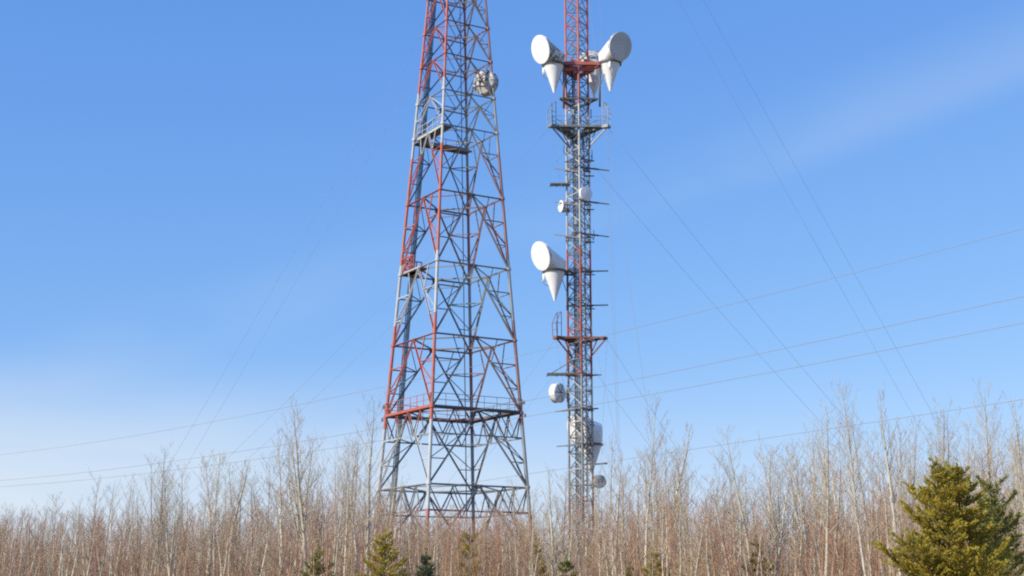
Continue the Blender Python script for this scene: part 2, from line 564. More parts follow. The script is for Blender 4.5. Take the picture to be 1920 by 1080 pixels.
TIPA = [R(-28), R(212), R(94)]
def guy_platform(z, reach, name='guy_platform', knee=2.2, cage=(0, 1), rail=True, M_dark=M_steel):
    e = link(name, None, mast)
    tips = [Vector((reach * math.cos(a), reach * math.sin(a), z)) for a in TIPA]
    for a, t in zip(TIPA, tips):                    # three arms with knee braces
        k = MB(); s = Vector((-math.sin(a), math.cos(a), 0)) * 0.35
        inn = Vector((0.75 * math.cos(a), 0.75 * math.sin(a), z))
        k.bar(inn + s, t + s * 0.5, 0.16, 0.22, Vector((0, 0, 1)))
        k.bar(inn - s, t - s * 0.5, 0.16, 0.22, Vector((0, 0, 1)))
        k.build('arm', M_dark, e)
        k = MB()
        k.bar(t * 0.96 + Vector((0, 0, z * 0.04 - 0.1)), Vector((1.0 * math.cos(a), 1.0 * math.sin(a), z - knee)), 0.13)
        k.bar(lerp(inn, t, 0.55), Vector((1.0 * math.cos(a), 1.0 * math.sin(a), z - knee * 0.98)), 0.09)
        k.build('knee_brace', M_dark, e)
    for j in range(3):                              # edge beams and deck strips between the tips
        a, b_ = tips[j] * 0.93, tips[(j + 1) % 3] * 0.93
        a.z = b_.z = z + 0.04
        k = MB(); k.bar(a, b_, 0.14, 0.2, Vector((0, 0, 1))); k.build('edge_beam', M_dark, e)
        k = MB(); mid = Vector((0, 0, z + 0.14))
        aa, bb = lerp(a, mid, 0.22), lerp(b_, mid, 0.22); aa.z = bb.z = z + 0.14
        k.bar(aa, bb, 0.7, 0.05, Vector((0, 0, 1))); k.build('deck', M_grate, e)
        if rail:
            for hh in (0.6, 1.1):
                k = MB(); k.bar(a + Vector((0, 0, hh)), b_ + Vector((0, 0, hh)), 0.035); k.build('handrail', M_steel, e)
            for q in range(7):
                p = lerp(a, b_, q / 6); k = MB(); k.bar(p, p + Vector((0, 0, 1.1)), 0.04); k.build('railing_post', M_steel, e)
    for j in cage:                                  # tall bent cage at the tip
        a = TIPA[j]; t = tips[j]; d = Vector((math.cos(a), math.sin(a), 0)); s = Vector((-d.y, d.x, 0))
        k = MB()
        k.bar(t - d * 0.5, t + d * 0.15, 0.75, 0.3, Vector((0, 0, 1)))
        k.build('tip_landing', M_dark, e)
        k = MB()
        for q in (-0.38, 0.38):
            k.tube([t + s * q + d * 0.1, t + s * q + d * 0.2 + Vector((0, 0, 1.5)), t + s * q - d * 0.35 + Vector((0, 0, 2.7))], [0.04] * 3, 6)
            k.tube([t + s * q - d * 0.45, t + s * q - d * 0.45 + Vector((0, 0, 2.7))], [0.04] * 2, 6)
        for hh in (0.8, 1.5):
            k.bar(t + s * 0.38 + d * 0.17 + Vector((0, 0, hh)), t - s * 0.38 + d * 0.17 + Vector((0, 0, hh)), 0.04)
        k.bar(t + s * 0.38 - d * 0.4 + Vector((0, 0, 2.7)), t - s * 0.38 - d * 0.4 + Vector((0, 0, 2.7)), 0.05)
        k.bar(t - d * 0.45 + s * 0.38 + Vector((0, 0, 1.5)), t + d * 0.2 + s * 0.38 + Vector((0, 0, 1.5)), 0.04)
        k.build('tip_cage', M_dark, e)
    return tips
PZ1, PZ2, PZ3 = mz(246), mz(638), mz(-375)
tips1 = guy_platform(PZ1, 3.55)
M_rust = simple('rusted_paint', (0.26, 0.085, 0.05), 0.75, 0.0, (0.12, 0.075, 0.055), 1.8, 0.8)
tips2 = guy_platform(PZ2, 3.05, knee=2.0, cage=(1,), rail=False, M_dark=M_rust)
tips3 = guy_platform(PZ3, 2.1, cage=(), rail=False)

# guy wires: each anchor direction is held from two neighbouring arm tips
GA = {'r': R(34), 'l': R(154), 'f': R(-90)}
PAIR = {'r': (0, 2), 'l': (1, 2), 'f': (0, 1)}
def guy(p0, p1, sag, r=0.0125):
    k = MB(); pts = []
    for i in range(17):
        t = i / 16
        p = lerp(p0, p1, t); p.z -= 4 * sag * t * (1 - t)
        pts.append(p)
    k.tube(pts, [r] * len(pts), 5)
    return k.build('guy_wire', M_wire, mast, True)
for key, ang in GA.items():
    for tips, rho, sag, sep in ((tips3, 72, 0.3, 2.8), (tips1, 68, 1.6, 2.0), (tips2, 28, 0.5, 1.2)):
        for q, ti in enumerate(PAIR[key]):
            s = Vector((-math.sin(ang), math.cos(ang), 0)) * (sep * (0.5 if (q == 0) == (key != 'l') else -0.5)) * (-1)
            tip = tips[ti] + Vector((0, 0, -0.15))
            if key == 'l' and rho > 70: rho = 64
            guy(tip, Vector((rho * math.cos(ang), rho * math.sin(ang), 0)) + s, sag)

# frames carrying the upper horns: ring frame, lower frame and hanger posts
def tri_frame(z, reach, w, mat, name, angs=TIPA, hh=None):
    k = MB()
    t = [Vector((reach * math.cos(a), reach * math.sin(a), z)) for a in angs]
    for j in range(3):
        k.bar(t[j], t[(j + 1) % 3], w, hh or w, Vector((0, 0, 1)))
        k.bar(t[j], Vector((0.8 * math.cos(angs[j]), 0.8 * math.sin(angs[j]), z + 0.003)), w * 0.8, (hh or w) * 0.8, Vector((0, 0, 1)))
    return k.build(name, mat, mast)
tri_frame(mz(128), 3.0, 0.2, M_mpaint, 'antenna_frame', hh=0.35)
tri_frame(mz(135), 1.9, 0.2, M_mpaint, 'antenna_frame', hh=0.5)
tri_frame(mz(192), 2.35, 0.18, M_dark, 'antenna_frame')
for (px, y0, y1, dd) in ((1057, 118, 203, -1.3), (1124.5, 126, 200, -1.2), (1064, 506, 582, -0.9)):
    k = MB(); k.tube([L(px, y0, dd), L(px, y1, dd)], [0.11, 0.11], 8)
    k.build('hanger_post', M_dark, mast, True)
k = MB()
for (a, b_) in (((1057, 165), (1043, 128)), ((1124, 165), (1136, 132)), ((1064, 552), (1050, 512))):
    k = MB(); k.bar(L(*a, -1.2), L(*b_, -1.4), 0.07); k.build('strut', M_dark, mast)

# stand-off arms
def arm(px0, px1, y, y1=None, thick=0.09, thin=0.05, dd0=-0.4, dd1=-1.6, split=0.55, mat=None):
    y1 = y if y1 is None else y1
    a, b_ = L(px0, y, dd0), L(px1, y1, dd1)
    k = MB(); m_ = lerp(a, b_, split)
    k.bar(a, m_, thick * 2, thick * 1.6, Vector((0, 0, 1))); k.bar(m_, b_, thin * 2, thin * 2)
    return k.build('stand_off_arm', mat or M_dark, mast)
for y in (316, 379, 440):
    arm(1076, 1142, y - 4, y + 4, dd0=-1.2, dd1=0.3, split=0.70)
    arm(1088, 1040, y + 6, y, dd0=-1.3, dd1=0.5, split=0.5)
    arm(1096, 1114, y + 14, y + 14, dd0=0.2, dd1=0.8, split=0.6)
for y in (509, 573):
    arm(1086, 1140, y, y - 1, dd0=-1.2, dd1=0.3, split=0.5, thin=0.06)
    arm(1096, 1115, y + 6, y + 6, dd0=0.2, dd1=0.8)
arm(1086, 1127, 704, 703, dd0=-1.2, dd1=0.3, split=0.8)
arm(1078, 1122, 768, 766, dd0=-1.3, dd1=0.2, split=0.95)
arm(1090, 1041, 766, 772, dd0=-1.3, dd1=0.3, split=0.75)
arm(1090, 1044, 834, 837, dd0=-1.3, dd1=0.3, split=0.6)
arm(1096, 1139, 871, 869, dd0=0.3, dd1=-0.6, split=0.97)
arm(1080, 1114, 296, 302, dd0=-1.2, dd1=0.2, split=0.95, mat=M_steel)
for y in (192, 300, 318, 381, 442, 508, 572, 702, 768, 834):
    tri_frame(mz(y), 1.62, 0.09, M_dark if y not in (508,) else M_mpaint, 'ring_frame', MA)

# fittings on the mast: junction boxes, clamps, short pipes and cable tails
rc_ = random.Random(41)
M_box = simple('box_grey', (0.45, 0.47, 0.48), 0.5, 0.0, (0.25, 0.23, 0.20), 2.0, 0.6)
for i in range(46):
    y_ = rc_.choice((rc_.uniform(140, 330), rc_.uniform(200, 310), rc_.uniform(330, 900)))
    z_ = mz(y_); a_ = rc_.uniform(0, 6.28); r_ = rc_.uniform(0.75, 1.5)
    p_ = Vector((r_ * math.cos(a_), r_ * math.sin(a_), z_)); t_ = Vector((-math.sin(a_), math.cos(a_), 0))
    k = MB(); pick = rc_.randrange(3)
    if pick == 0:
        k.bar(p_, p_ + Vector((0, 0, rc_.uniform(0.3, 0.7))), rc_.uniform(0.25, 0.45), 0.22); k.build('junction_box', M_box, mast)
    elif pick == 1:
        k.tube([p_ + t_ * 0.1, p_ + t_ * 0.1 + Vector((0, 0, rc_.uniform(0.9, 2.2)))], [0.055, 0.055], 7); k.bar(p_ + t_ * -0.3, p_ + t_ * 0.3, 0.09); k.build('pipe_clamp', M_steel, mast)
    else:
        q_ = [p_, p_ + t_ * 0.5 + Vector((0, 0, -0.35)), p_ + t_ * 0.9 + Vector((0, 0, 0.1)), p_ + t_ * 0.7 + Vector((0, 0, 0.8))]
        k.tube(q_, [0.035] * 4, 6); k.build('cable_tail', M_cable, mast)
for (x, y, r) in ((0.5, -0.1, 0.05), (0.62, 0.02, 0.05), (-0.1, 0.55, 0.055)):
    kb = MB(); kb.tube([Vector((x, y, 0)), Vector((x, y, mz(240)))], [r, r], 8); kb.build('feeder_cable', M_box, mast, True)

# slanted grating shelves cantilevered from the mast
def shelf(px0, px1, y, wdt, dd, strut=True):
    e = link('grating_shelf', None, mast)
    a, b_ = L(px0, y, dd), L(px1, y, dd); b_.z = a.z
    k = MB()
    n_ = 9
    for j in range(n_):
        s = Vector((0, -wdt / 2 + wdt * j / (n_ - 1), 0)); k.bar(a + s, b_ + s, 0.05, 0.09, Vector((0, 0, 1)))
    k.build('grating', M_grate, e)
    k = MB()
    for j in range(4):
        p = lerp(a, b_, j / 3); k.bar(p + Vector((0, -wdt / 2 - 0.05, -0.08)), p + Vector((0, wdt / 2 + 0.05, -0.08)), 0.08)
    k.build('bearer', M_dark, e)
    if strut:
        k = MB()
        k.bar(lerp(a, b_, 0.1) + Vector((0, 0, 0.05)), b_ + Vector((-0.2, 0, 1.5)), 0.07)
        k.bar(lerp(a, b_, 0.6) + Vector((0, 0, 0.05)), b_ + Vector((-0.2, 0, 1.5)), 0.06)
        k.bar(b_ + Vector((-0.2, 0, 0)), b_ + Vector((-0.2, 0, 1.5)), 0.07)
        k.build('strut', M_dark, e)
shelf(1026, 1080, 702, 1.7, 0.3)
shelf(1032, 1068, 346, 1.0, 0.5, False)

# ------------------------------------------------------------------ antennas (things of their own)
def hull_mesh(points, mats, name):
    bm = bmesh.new()
    for p in points: bm.verts.new(p)
    r = bmesh.ops.convex_hull(bm, input=bm.verts)
    bmesh.ops.delete(bm, geom=[v for v in bm.verts if not v.link_faces], context='VERTS')
    bmesh.ops.dissolve_limit(bm, angle_limit=R(1.5), verts=bm.verts, edges=bm.edges)
    me = bpy.data.meshes.new(name); bm.to_mesh(me); bm.free()
    me.materials.append(mats)
    for p in me.polygons: p.use_smooth = True
    me.set_sharp_from_angle(angle=R(35))
    return me

def horn_antenna(pos, az, label, ra=1.5, body=None, cone_len=3.0, cover=None, swell=False):
    """conical horn reflector: round aperture facing az, sloping reflector back, cone to an apex below. pos = aperture axis over the cone"""
    d = 1.75; zt = -1.45; rc = 1.16
    e = empty('horn_antenna', pos, label, 'antenna', 'white horn antennas on the guyed mast')
    Mx = Matrix.Rotation(az, 4, 'Z')
    def T(p): return Mx @ Vector(p)
    TL = R(18)                                        # the mouth leans a little downwards
    MA_ = Mx @ Matrix.Translation((d, 0, 0)) @ Matrix.Rotation(TL, 4, 'Y')
    def AP(off, r, a): return MA_ @ Vector((off, r * math.cos(a), r * math.sin(a)))
    N = 40
    pts = []
    for k in range(N):
        a = 2 * math.pi * k / N; c_, s_ = math.cos(a), math.sin(a)
        pts.append(AP(0.0, ra, a))
        pts.append(AP(-0.2, ra, a))
        pts.append(T((rc * c_, rc * s_, zt)))
        pts.append(T((rc * 1.02 * c_ * (1.0 if c_ < 0 else 0.5), rc * 1.12 * s_, zt + 1.05)))
        pts.append(T((rc * c_, rc * 1.0 * s_, zt + 0.02)))
        if swell: pts.append(T((0.15 + 0.85 * c_ - 0.15, ra * 0.97 * s_, -0.02 - 0.85 * c_)))
    me = hull_mesh(pts, body or M_stain, 'reflector_housing')
    link('reflector_housing', me, e)
    k = MB(); k.lathe([(-0.03, ra + 0.05), (0.05, ra + 0.05), (0.06, ra - 0.03), (0.065, ra - 0.6), (0.07, 0.02)], 40, MA_)
    cv = k.build('aperture_cover', cover or M_cover, e, True); cv.data.set_sharp_from_angle(angle=R(30))
    k = MB(); k.lathe([(-0.25, ra + 0.03), (-0.17, ra + 0.03)], 40, MA_); k.build('rim_band', M_stain, e, True)
    My = Mx @ Matrix.Rotation(R(90), 4, 'Y')          # local x -> down
    k = MB(); k.lathe([(-zt + 0.02, rc - 0.03), (-zt + cone_len, 0.13), (-zt + cone_len + 0.16, 0.10)], 36, My)
    cn = k.build('cone', M_white, e, True); cn.data.set_sharp_from_angle(angle=R(40))
    k = MB(); k.lathe([(-zt - 0.10, rc + 0.10), (-zt + 0.10, rc + 0.12)], 28, My)
    k.build('mount_ring', M_dark, e)
    for s in (0.33, 0.66):
        rr = (rc - 0.03) * (1 - s) + 0.13 * s
        k = MB(); k.lathe([(-zt + cone_len * s - 0.03, rr + 0.014), (-zt + cone_len * s + 0.03, rr - 0.012)], 28, My)
        k.build('cone_seam', M_stain, cn)
    # bracket towards the mast axis
    tgt = Vector((MX, MD, pos.z)) - pos; tgt.z = 0
    k = MB(); s = Vector((-tgt.y, tgt.x, 0)).normalized() * 0.8
    for q in (-1, 1):
        k.bar(Vector((0, 0, zt - 0.02)) + s * q + tgt * 0.15, Vector((0, 0, zt - 0.05)) + tgt * 0.82 + s * q * 0.6, 0.14, 0.2, Vector((0, 0, 1)))
    k.build('mount_bracket', M_dark, e)
    # side box and waveguide loop
    ex = T((d * 0.55, 0.95, 0)); 
    k = MB(); b0 = T((0.85, -0.75, zt - 0.2)); k.tube([b0, b0 + Vector((0, 0, -0.85))], [0.13, 0.13], 8); k.build('counterweight', M_white, e, True)
    k = MB()
    P = [b0 + Vector((0, 0, -0.85)), b0 + T((0.05, 0.1, -1.15)), T((0.35, 0, zt - 1.7)), T((0.1, 0, zt - 1.6))]
    k.tube(P, [0.03] * 4, 5); k.build('cable_loop', M_dark, e)
    return e

AZL = math.atan2(-0.55, -0.83)
def horn_pos(px, y_ap, az, dd): return at(px, y_ap, MD + dd)
horn_antenna(horn_pos(1038.5, 99, AZL, -1.3), AZL, 'upper horn antenna turned away from the round shaded-faced one, mottled sloping back')
horn_antenna(horn_pos(1143, 96, 0, -1.0), math.atan2(-0.79, 0.61), 'horn antenna with flat shaded disc face beside the upper mast platform', body=M_white, cover=M_cover_shade)
horn_antenna(horn_pos(1113, 106, 0, 3.2), R(92), 'horn antenna behind the mast between two others, facing away', cone_len=3.2, body=M_stain)
horn_antenna(horn_pos(1039.5, 484, AZL, -1.2), AZL, 'clean white horn antenna alone halfway up the mast', body=M_white)
horn_antenna(horn_pos(1108, 808, AZL, 2.6), AZL, 'lowest white horn antenna, partly behind the mast just above the trees', body=M_white, ra=1.62, swell=True)

def drum_dish(pos, az, rad, depth, label, face, shell, back=0.5, mast_tgt=None, tilt=0.0, parent_name='drum_dish', front=None):
    e = empty(parent_name, pos, label, 'dish')
    Mx = Matrix.Rotation(az, 4, 'Z') @ Matrix.Rotation(-tilt, 4, 'Y')
    k = MB()
    k.lathe([(-depth * 0.5 - rad * back, 0.10 * rad), (-depth * 0.5 - rad * back * 0.9, 0.38 * rad), (-depth * 0.5 - rad * back * 0.55, 0.72 * rad), (-depth * 0.5, 0.97 * rad), (-depth * 0.5, rad), (depth * 0.5, rad)], 36, Mx)
    o = k.build('shroud', shell, e, True); o.data.set_sharp_from_angle(angle=R(40))
    k = MB(); k.lathe([(depth * 0.5 - 0.02, rad * 1.03), (depth * 0.5 + 0.04, rad * 1.03), (depth * 0.5 + 0.10 * rad, rad * 0.5), (depth * 0.5 + 0.13 * rad, 0.02)], 36, Mx)
    o = k.build('radome', face, e, True); o.data.set_sharp_from_angle(angle=R(30))
    k = MB(); k.lathe([(-depth * 0.5 - 0.03, rad * 1.04), (-depth * 0.5 + 0.05, rad * 1.04)], 36, Mx); k.build('back_rim', shell, e, True)
    # back-structure: hub, ribs and a pipe mount
    k = MB()
    for q in range(6):
        a = q * math.pi / 3
        k.bar(Mx @ Vector((-depth * 0.5 - rad * back - 0.02, 0.1 * rad * math.cos(a), 0.1 * rad * math.sin(a))),
              Mx @ Vector((-depth * 0.5 - 0.04, 0.98 * rad * math.cos(a), 0.98 * rad * math.sin(a))), 0.05 * rad + 0.02)
    k.build('back_ribs', M_dark if shell is M_dish else M_steel, e)
    hub = Mx @ Vector((-depth * 0.5 - rad * back, 0, 0))
    end = mast_tgt - pos if mast_tgt is not None else hub - (Mx @ Vector((0.5, 0, 0)))
    k = MB(); k.tube([hub, end], [0.07, 0.07], 8)
    k.tube([end + Vector((0, 0, -rad * 0.9)), end + Vector((0, 0, rad * 0.9))], [0.07, 0.07], 8)
    k.build('pipe_mount', M_steel, e, True)
    return e
def leg_w(k, z): return mleg(k, z) + Vector((MX, MD, 0))
p = at(1098, 363, MD - 2.6)
drum_dish(p, math.atan2(-0.85, 0.5), 0.72, 0.22, 'small white drum dish fixed in front of the mast, above the side arms', M_cover, M_white, 0.3, leg_w(0, p.z) + Vector((0.1, -0.15, 0)))
p = at(1055, 387, MD + 0.4)
drum_dish(p, math.atan2(-0.4, -0.9), 0.62, 0.4, 'small round white dish on a stub arm of the mast, next to a drum dish', M_white, M_dish, 0.35, leg_w(2, p.z) + Vector((-0.1, 0, 0)))
p = at(1045, 737, MD + 0.4)
drum_dish(p, math.atan2(0.62, -0.78), 1.0, 0.6, 'medium white drum dish below the grating shelf of the mast, seen from behind', M_white, M_white, 0.12, leg_w(2, p.z) + Vector((-0.12, 0, 0)))
p = at(1124, 903, MD - 0.6)
drum_dish(p, math.atan2(-0.9, 0.3), 0.66, 0.3, 'small grey dish low on the mast just above the bare treetops', M_dish, M_dish, 0.3, leg_w(1, p.z) + Vector((0.12, 0, 0)))
# dish on the self-supporting tower
zt_ = at(913, 156, TD).z
p = at(911, 156, TD - 0.2)
tl = corner(0, zt_) + Vector((TX, TD, 0))
drum_dish(p, math.atan2(0.80, 0.55), 1.2, 0.7, 'weathered grey dish bolted inside a leg of the four-legged tower', M_dish, M_dish, 0.28, tl + Vector((-1.6, 0.1, 0)))

# ------------------------------------------------------------------ overhead power lines (one vertical plane, poles beyond the frame)
PA, PB = Vector((-40.0, 103.0, 0)), Vector((17.0, 35.0, 0))
def power_line(samples, label, r):
    """samples: (px, py) seen on the wire; each is put where that sight line meets the plane of the line"""
    d = (PB - PA); nrm = Vector((-d.y, d.x, 0)).normalized()
    S, Z = [], []
    for (px, py) in samples:
        v = ray(px, py); t = (PA - CAM).dot(nrm) / v.dot(nrm)
        q = CAM + v * t
        S.append((q - PA).dot(d.normalized())); Z.append(q.z)
    c = np.polyfit(S, Z, 2 if len(S) > 4 else 1)
    dn = d.normalized()
    pts = []
    for i in range(41):
        s = -14 + (d.length + 26) * i / 40
        q = PA + dn * s; q.z = float(np.polyval(c, s)); pts.append(q)
    k = MB(); k.tube(pts, [r] * len(pts), 5)
    o = k.build('power_line', M_wire, None, True)
    return tag(o, label, 'power line', 'overhead wires crossing the view')
WIRES = [
    ([(0, 853), (250, 815), (500, 775), (1140, 625), (1400, 562), (1920, 430)], 'uppermost of the overhead wires passing the towers', 0.009),
    ([(100, 893), (300, 866), (650, 815), (990, 750), (1140, 722), (1500, 650), (1920, 553)], 'second overhead wire, next below the uppermost one', 0.010),
    ([(150, 900), (350, 880), (990, 780), (1110, 757), (1500, 690), (1920, 605)], 'third overhead wire, just under the second one', 0.010),
    ([(1270, 845), (1400, 828), (1600, 800), (1900, 750)], 'lowest overhead wire, running between the bare treetops', 0.008)]
for s_, lab, r_ in WIRES:
    power_line(s_, lab, r_)

# ------------------------------------------------------------------ vegetation
def bark_mat(name, low, high, spot, z_lo, z_hi):
    m, n, l, b = new_mat(name)
    t = n.new('ShaderNodeTexCoord'); s = n.new('ShaderNodeSeparateXYZ'); l.new(t.outputs['Object'], s.inputs[0])
    f = noise(n, l, 1.3, 3, t.outputs['Object'])
    ad = n.new('ShaderNodeMath'); ad.operation = 'MULTIPLY_ADD'; ad.inputs[1].default_value = 3.0; l.new(f, ad.inputs[0]); l.new(s.outputs['Z'], ad.inputs[2])
    c = mixc(n, l, ramp(n, l, ad.outputs[0], z_lo + 1.5, z_hi + 1.5), low, high)
    mpn = n.new('ShaderNodeMapping'); mpn.inputs['Scale'].default_value = (4, 4, 1.3); l.new(t.outputs['Object'], mpn.inputs[0])
    f2 = noise(n, l, 3.0, 4, mpn.outputs[0], 0.65)
    c = mixc(n, l, ramp(n, l, f2, 0.56, 0.66, 0, 0.75), c, spot)
    oi = n.new('ShaderNodeObjectInfo')
    hv = n.new('ShaderNodeHueSaturation'); l.new(c, hv.inputs['Color'])
    l.new(ramp(n, l, oi.outputs['Random'], 0, 1, 0.72, 1.15), hv.inputs['Value'])
    l.new(hv.outputs[0], b.inputs['Base Color']); b.inputs['Roughness'].default_value = 0.85
    return m
def twig_mat(name, a, bcol):
    m, n, l, b = new_mat(name)
    oi = n.new('ShaderNodeObjectInfo')
    g = n.new('ShaderNodeNewGeometry')
    f = noise(n, l, 0.35, 3, g.outputs['Position'])
    ad = n.new('ShaderNodeMath'); ad.operation = 'ADD'; l.new(ramp(n, l, f, 0.3, 0.7, -0.3, 0.3), ad.inputs[0]); l.new(oi.outputs['Random'], ad.inputs[1])
    cl = n.new('ShaderNodeClamp'); l.new(ad.outputs[0], cl.inputs[0])
    c = mixc(n, l, cl.outputs[0], a, bcol)
    l.new(c, b.inputs['Base Color']); b.inputs['Roughness'].default_value = 0.8
    return m
M_bark = bark_mat('pale_bark', (0.76, 0.67, 0.49), (0.50, 0.45, 0.34), (0.14, 0.11, 0.08), 2.0, 6.5)
M_bark2 = bark_mat('grey_bark', (0.56, 0.48, 0.34), (0.36, 0.32, 0.25), (0.11, 0.09, 0.07), 2.0, 6.0)
M_twig = twig_mat('twig', (0.50, 0.42, 0.29), (0.42, 0.33, 0.235))
M_twig_red = twig_mat('red_twig', (0.48, 0.32, 0.17), (0.38, 0.18, 0.11))
M_twig_tan = twig_mat('tan_twig', (0.50, 0.37, 0.19), (0.38, 0.25, 0.14))
M_thick = twig_mat('thicket_twig', (0.46, 0.33, 0.175), (0.37, 0.175, 0.115))

def bare_tree(rng, H, r0, nbr, first, spread_, sub=6, twigs=2, fork=False, lean=0.25):
    tk, cr = MB(), MB()
    def stem(base, h, rad, lx, ly, wob):
        pts, rs = [], []
        x = y = 0.0; vx, vy = lx, ly
        N = 14
        for i in range(N + 1):
            t = i / N
            pts.append(base + Vector((x, y, h * t)))
            rs.append(max(0.005, rad * (1 - t) ** 0.85 + 0.004))
            vx += rng.uniform(-wob, wob); vy += rng.uniform(-wob, wob)
            vx *= 0.92; vy *= 0.92
            x += vx * h / N; y += vy * h / N
        return pts, rs
    def along(pts, rs, t):
        f = t * (len(pts) - 1); i = min(int(f), len(pts) - 2); u = f - i
        return lerp(pts[i], pts[i + 1], u), rs[i] + (rs[i + 1] - rs[i]) * u
    def branch(p, d, ln, rad, level):
        seg = 4 if level == 0 else (3 if level == 1 else 2)
        pts, rs = [p], [rad]
        q = p.copy(); dd = d.normalized()
        for i in range(seg):
            dd = (dd + Vector((rng.uniform(-.22, .22), rng.uniform(-.22, .22), 0.16 + rng.uniform(-.1, .12)))).normalized()
            q = q + dd * (ln / seg); pts.append(q); rs.append(max(0.0027, rad * (1 - (i + 1) / seg * 0.8)))
        cr.tube(pts, rs, 4 if level == 0 else 3, False)
        if level == 0: kids = sub
        elif level == 1: kids = twigs
        else: kids = 0
        for j in range(kids):
            t = 0.22 + 0.75 * (j + rng.random()) / kids
            pp, rr = along(pts, rs, t)
            a = rng.uniform(0, 2 * math.pi)
            side = Vector((math.cos(a), math.sin(a), rng.uniform(0.1, 0.7)))
            branch(pp, (dd * 0.7 + side * 0.75), ln * rng.uniform(0.28, 0.5) * (1.15 - 0.5 * t), max(0.0042, rr * 0.6), level + 1)
    stems = [stem(Vector((0, 0, -0.15)), H + 0.15, r0, rng.uniform(-lean, lean) * .3, rng.uniform(-lean, lean) * .3, 0.05)]
    if fork:
        pp, rr = along(*stems[0], 0.45)
        a = rng.uniform(-0.5, 0.5)
        stems.append(stem(pp, H * 0.5, rr * 0.8, math.cos(a) * 0.32, math.sin(a) * 0.32, 0.05))
        stems.append(stem(along(*stems[0], 0.38)[0], H * 0.46, rr * 0.7, -math.cos(a) * 0.30, -math.sin(a) * 0.2, 0.05))
    for si, (pts, rs) in enumerate(stems):
        tk.tube(pts, rs, 7, False)
        nn = nbr if si == 0 else nbr // 2
        f0 = first if si == 0 else 0.15
        for j in range(nn):
            t = f0 + (0.985 - f0) * ((j + rng.random()) / nn)
            p, rr = along(pts, rs, t)
            a = j * 2.4 + rng.uniform(-.6, .6)
            el = rng.uniform(0.45, 1.15) * spread_
            d = Vector((math.cos(a), math.sin(a), el))
            ln = H * (0.05 + 0.17 * math.sqrt(max(0.02, 1 - t))) * rng.uniform(0.6, 1.25)
            branch(p, d, ln, max(0.0045, rr * 0.36), 0)
    return tk, cr

rng = random.Random(11)
def variant(kind, i):
    if kind == 'birch':
        H = 8.0; a = bare_tree(rng, H, 0.092 * rng.uniform(0.75, 1.2), 24 + 3 * i, rng.uniform(0.22, 0.5), (0.9, 1.5, 1.15, 1.8, 1.0, 1.35, 0.8)[i], 5, 2, i == 4, lean=0.5)
        return H, a[0].mesh('trunk', M_bark, True), a[1].mesh('crown', M_twig)
    if kind == 'aspen':
        H = 10.0; a = bare_tree(rng, H, 0.105 * rng.uniform(0.8, 1.15), 26 + 4 * i, rng.uniform(0.35, 0.55), (1.0, 1.5, 1.2, 0.85, 1.3)[i], 5, 2, lean=0.3)
        return H, a[0].mesh('trunk', M_bark, True), a[1].mesh('crown', M_twig)
    if kind == 'forked':
        H = 9.5; a = bare_tree(rng, H, 0.10, 26, 0.40, 0.9, 6, 3, True)
        return H, a[0].mesh('trunk', M_bark2, True), a[1].mesh('crown', M_twig)
    if kind == 'sapling':
        H = 5.0; a = bare_tree(rng, H, 0.045, 30, 0.15, 1.6, 5, 1)
        return H, a[0].mesh('trunk', M_bark if i % 2 else M_bark2, True), a[1].mesh('crown', M_twig_red if i % 3 else M_twig_tan)
VAR = {'birch': [variant('birch', i) for i in range(7)], 'aspen': [variant('aspen', i) for i in range(5)],
       'forked': [variant('forked', i) for i in range(3)], 'sapling': [variant('sapling', i) for i in range(9)]}

def put_tree(kind, px, ytop, D, label, group, name='bare_tree', cat='tree', vi=None, rot=None, girth=1.0):
    p = at(px, ytop, D); Ht = p.z
    H, tm, cm = VAR[kind][rng.randrange(len(VAR[kind])) if vi is None else vi]
    e = empty(name, (p.x, p.y, gz(p.x, p.y) - 0.02), label, cat, group)
    s = Ht / H
    e.rotation_euler = (rng.gauss(0, 0.035), rng.gauss(0, 0.045), rng.uniform(0, 6.28) if rot is None else rot)
    g1 = rng.uniform(0.75, 1.3) * girth
    e.scale = (s * g1, s * g1 * rng.uniform(0.9, 1.1), s)
    link('trunk', tm, e); link('crown', cm, e)
    return e

# trees that stand out, each with its own look or neighbour
G_H = 'bare trees that stand out of the wood'
HERO = [
    ('forked', 300, 838, 58, 'bare tree forking wide into several crooked limbs, above low woods'),
    ('aspen', 424, 850, 56, 'pale-stemmed bare tree second along from the forking one'),
    ('birch', 540, 815, 52, 'cream-barked birch close beside the tallest pale birch, shorter than it'),
    ('aspen', 583, 768, 54, 'tallest pale birch near the four-legged tower, broad airy crown'),
    ('birch', 652, 835, 57, 'bare birch between the tallest pale birch and a thin tall tree'),
    ('aspen', 697, 742, 53, 'thin tall pale tree close beside the four-legged tower'),
    ('aspen', 1198, 748, 50, 'tall bare tree with wavy pale trunk past the guyed mast'),
    ('birch', 1240, 812, 54, 'bare birch next to the wavy-trunked tall tree'),
    ('aspen', 1408, 808, 52, 'slim bare tree standing a little above its neighbours, lowest wire behind its top'),
    ('aspen', 1530, 762, 48, 'bare tree with dark upper stem where the long guy wires end'),
    ('aspen', 1622, 722, 47, 'tallest straight bare tree near the big bushy spruce'),
    ('birch', 1676, 742, 46, 'pale straight-stemmed tree just beside the big bushy spruce'),
    ('forked', 1752, 760, 55, 'spreading bare tree rising straight behind the big spruce tip'),
    ('aspen', 1832, 728, 50, 'tall many-twigged bare tree behind the two spruces'),
    ('birch', 1900, 742, 48, 'slender tree behind the darker companion spruce'),
]
for kind, px, yt, D, lab in HERO:
    put_tree(kind, px, yt, D, lab, G_H)

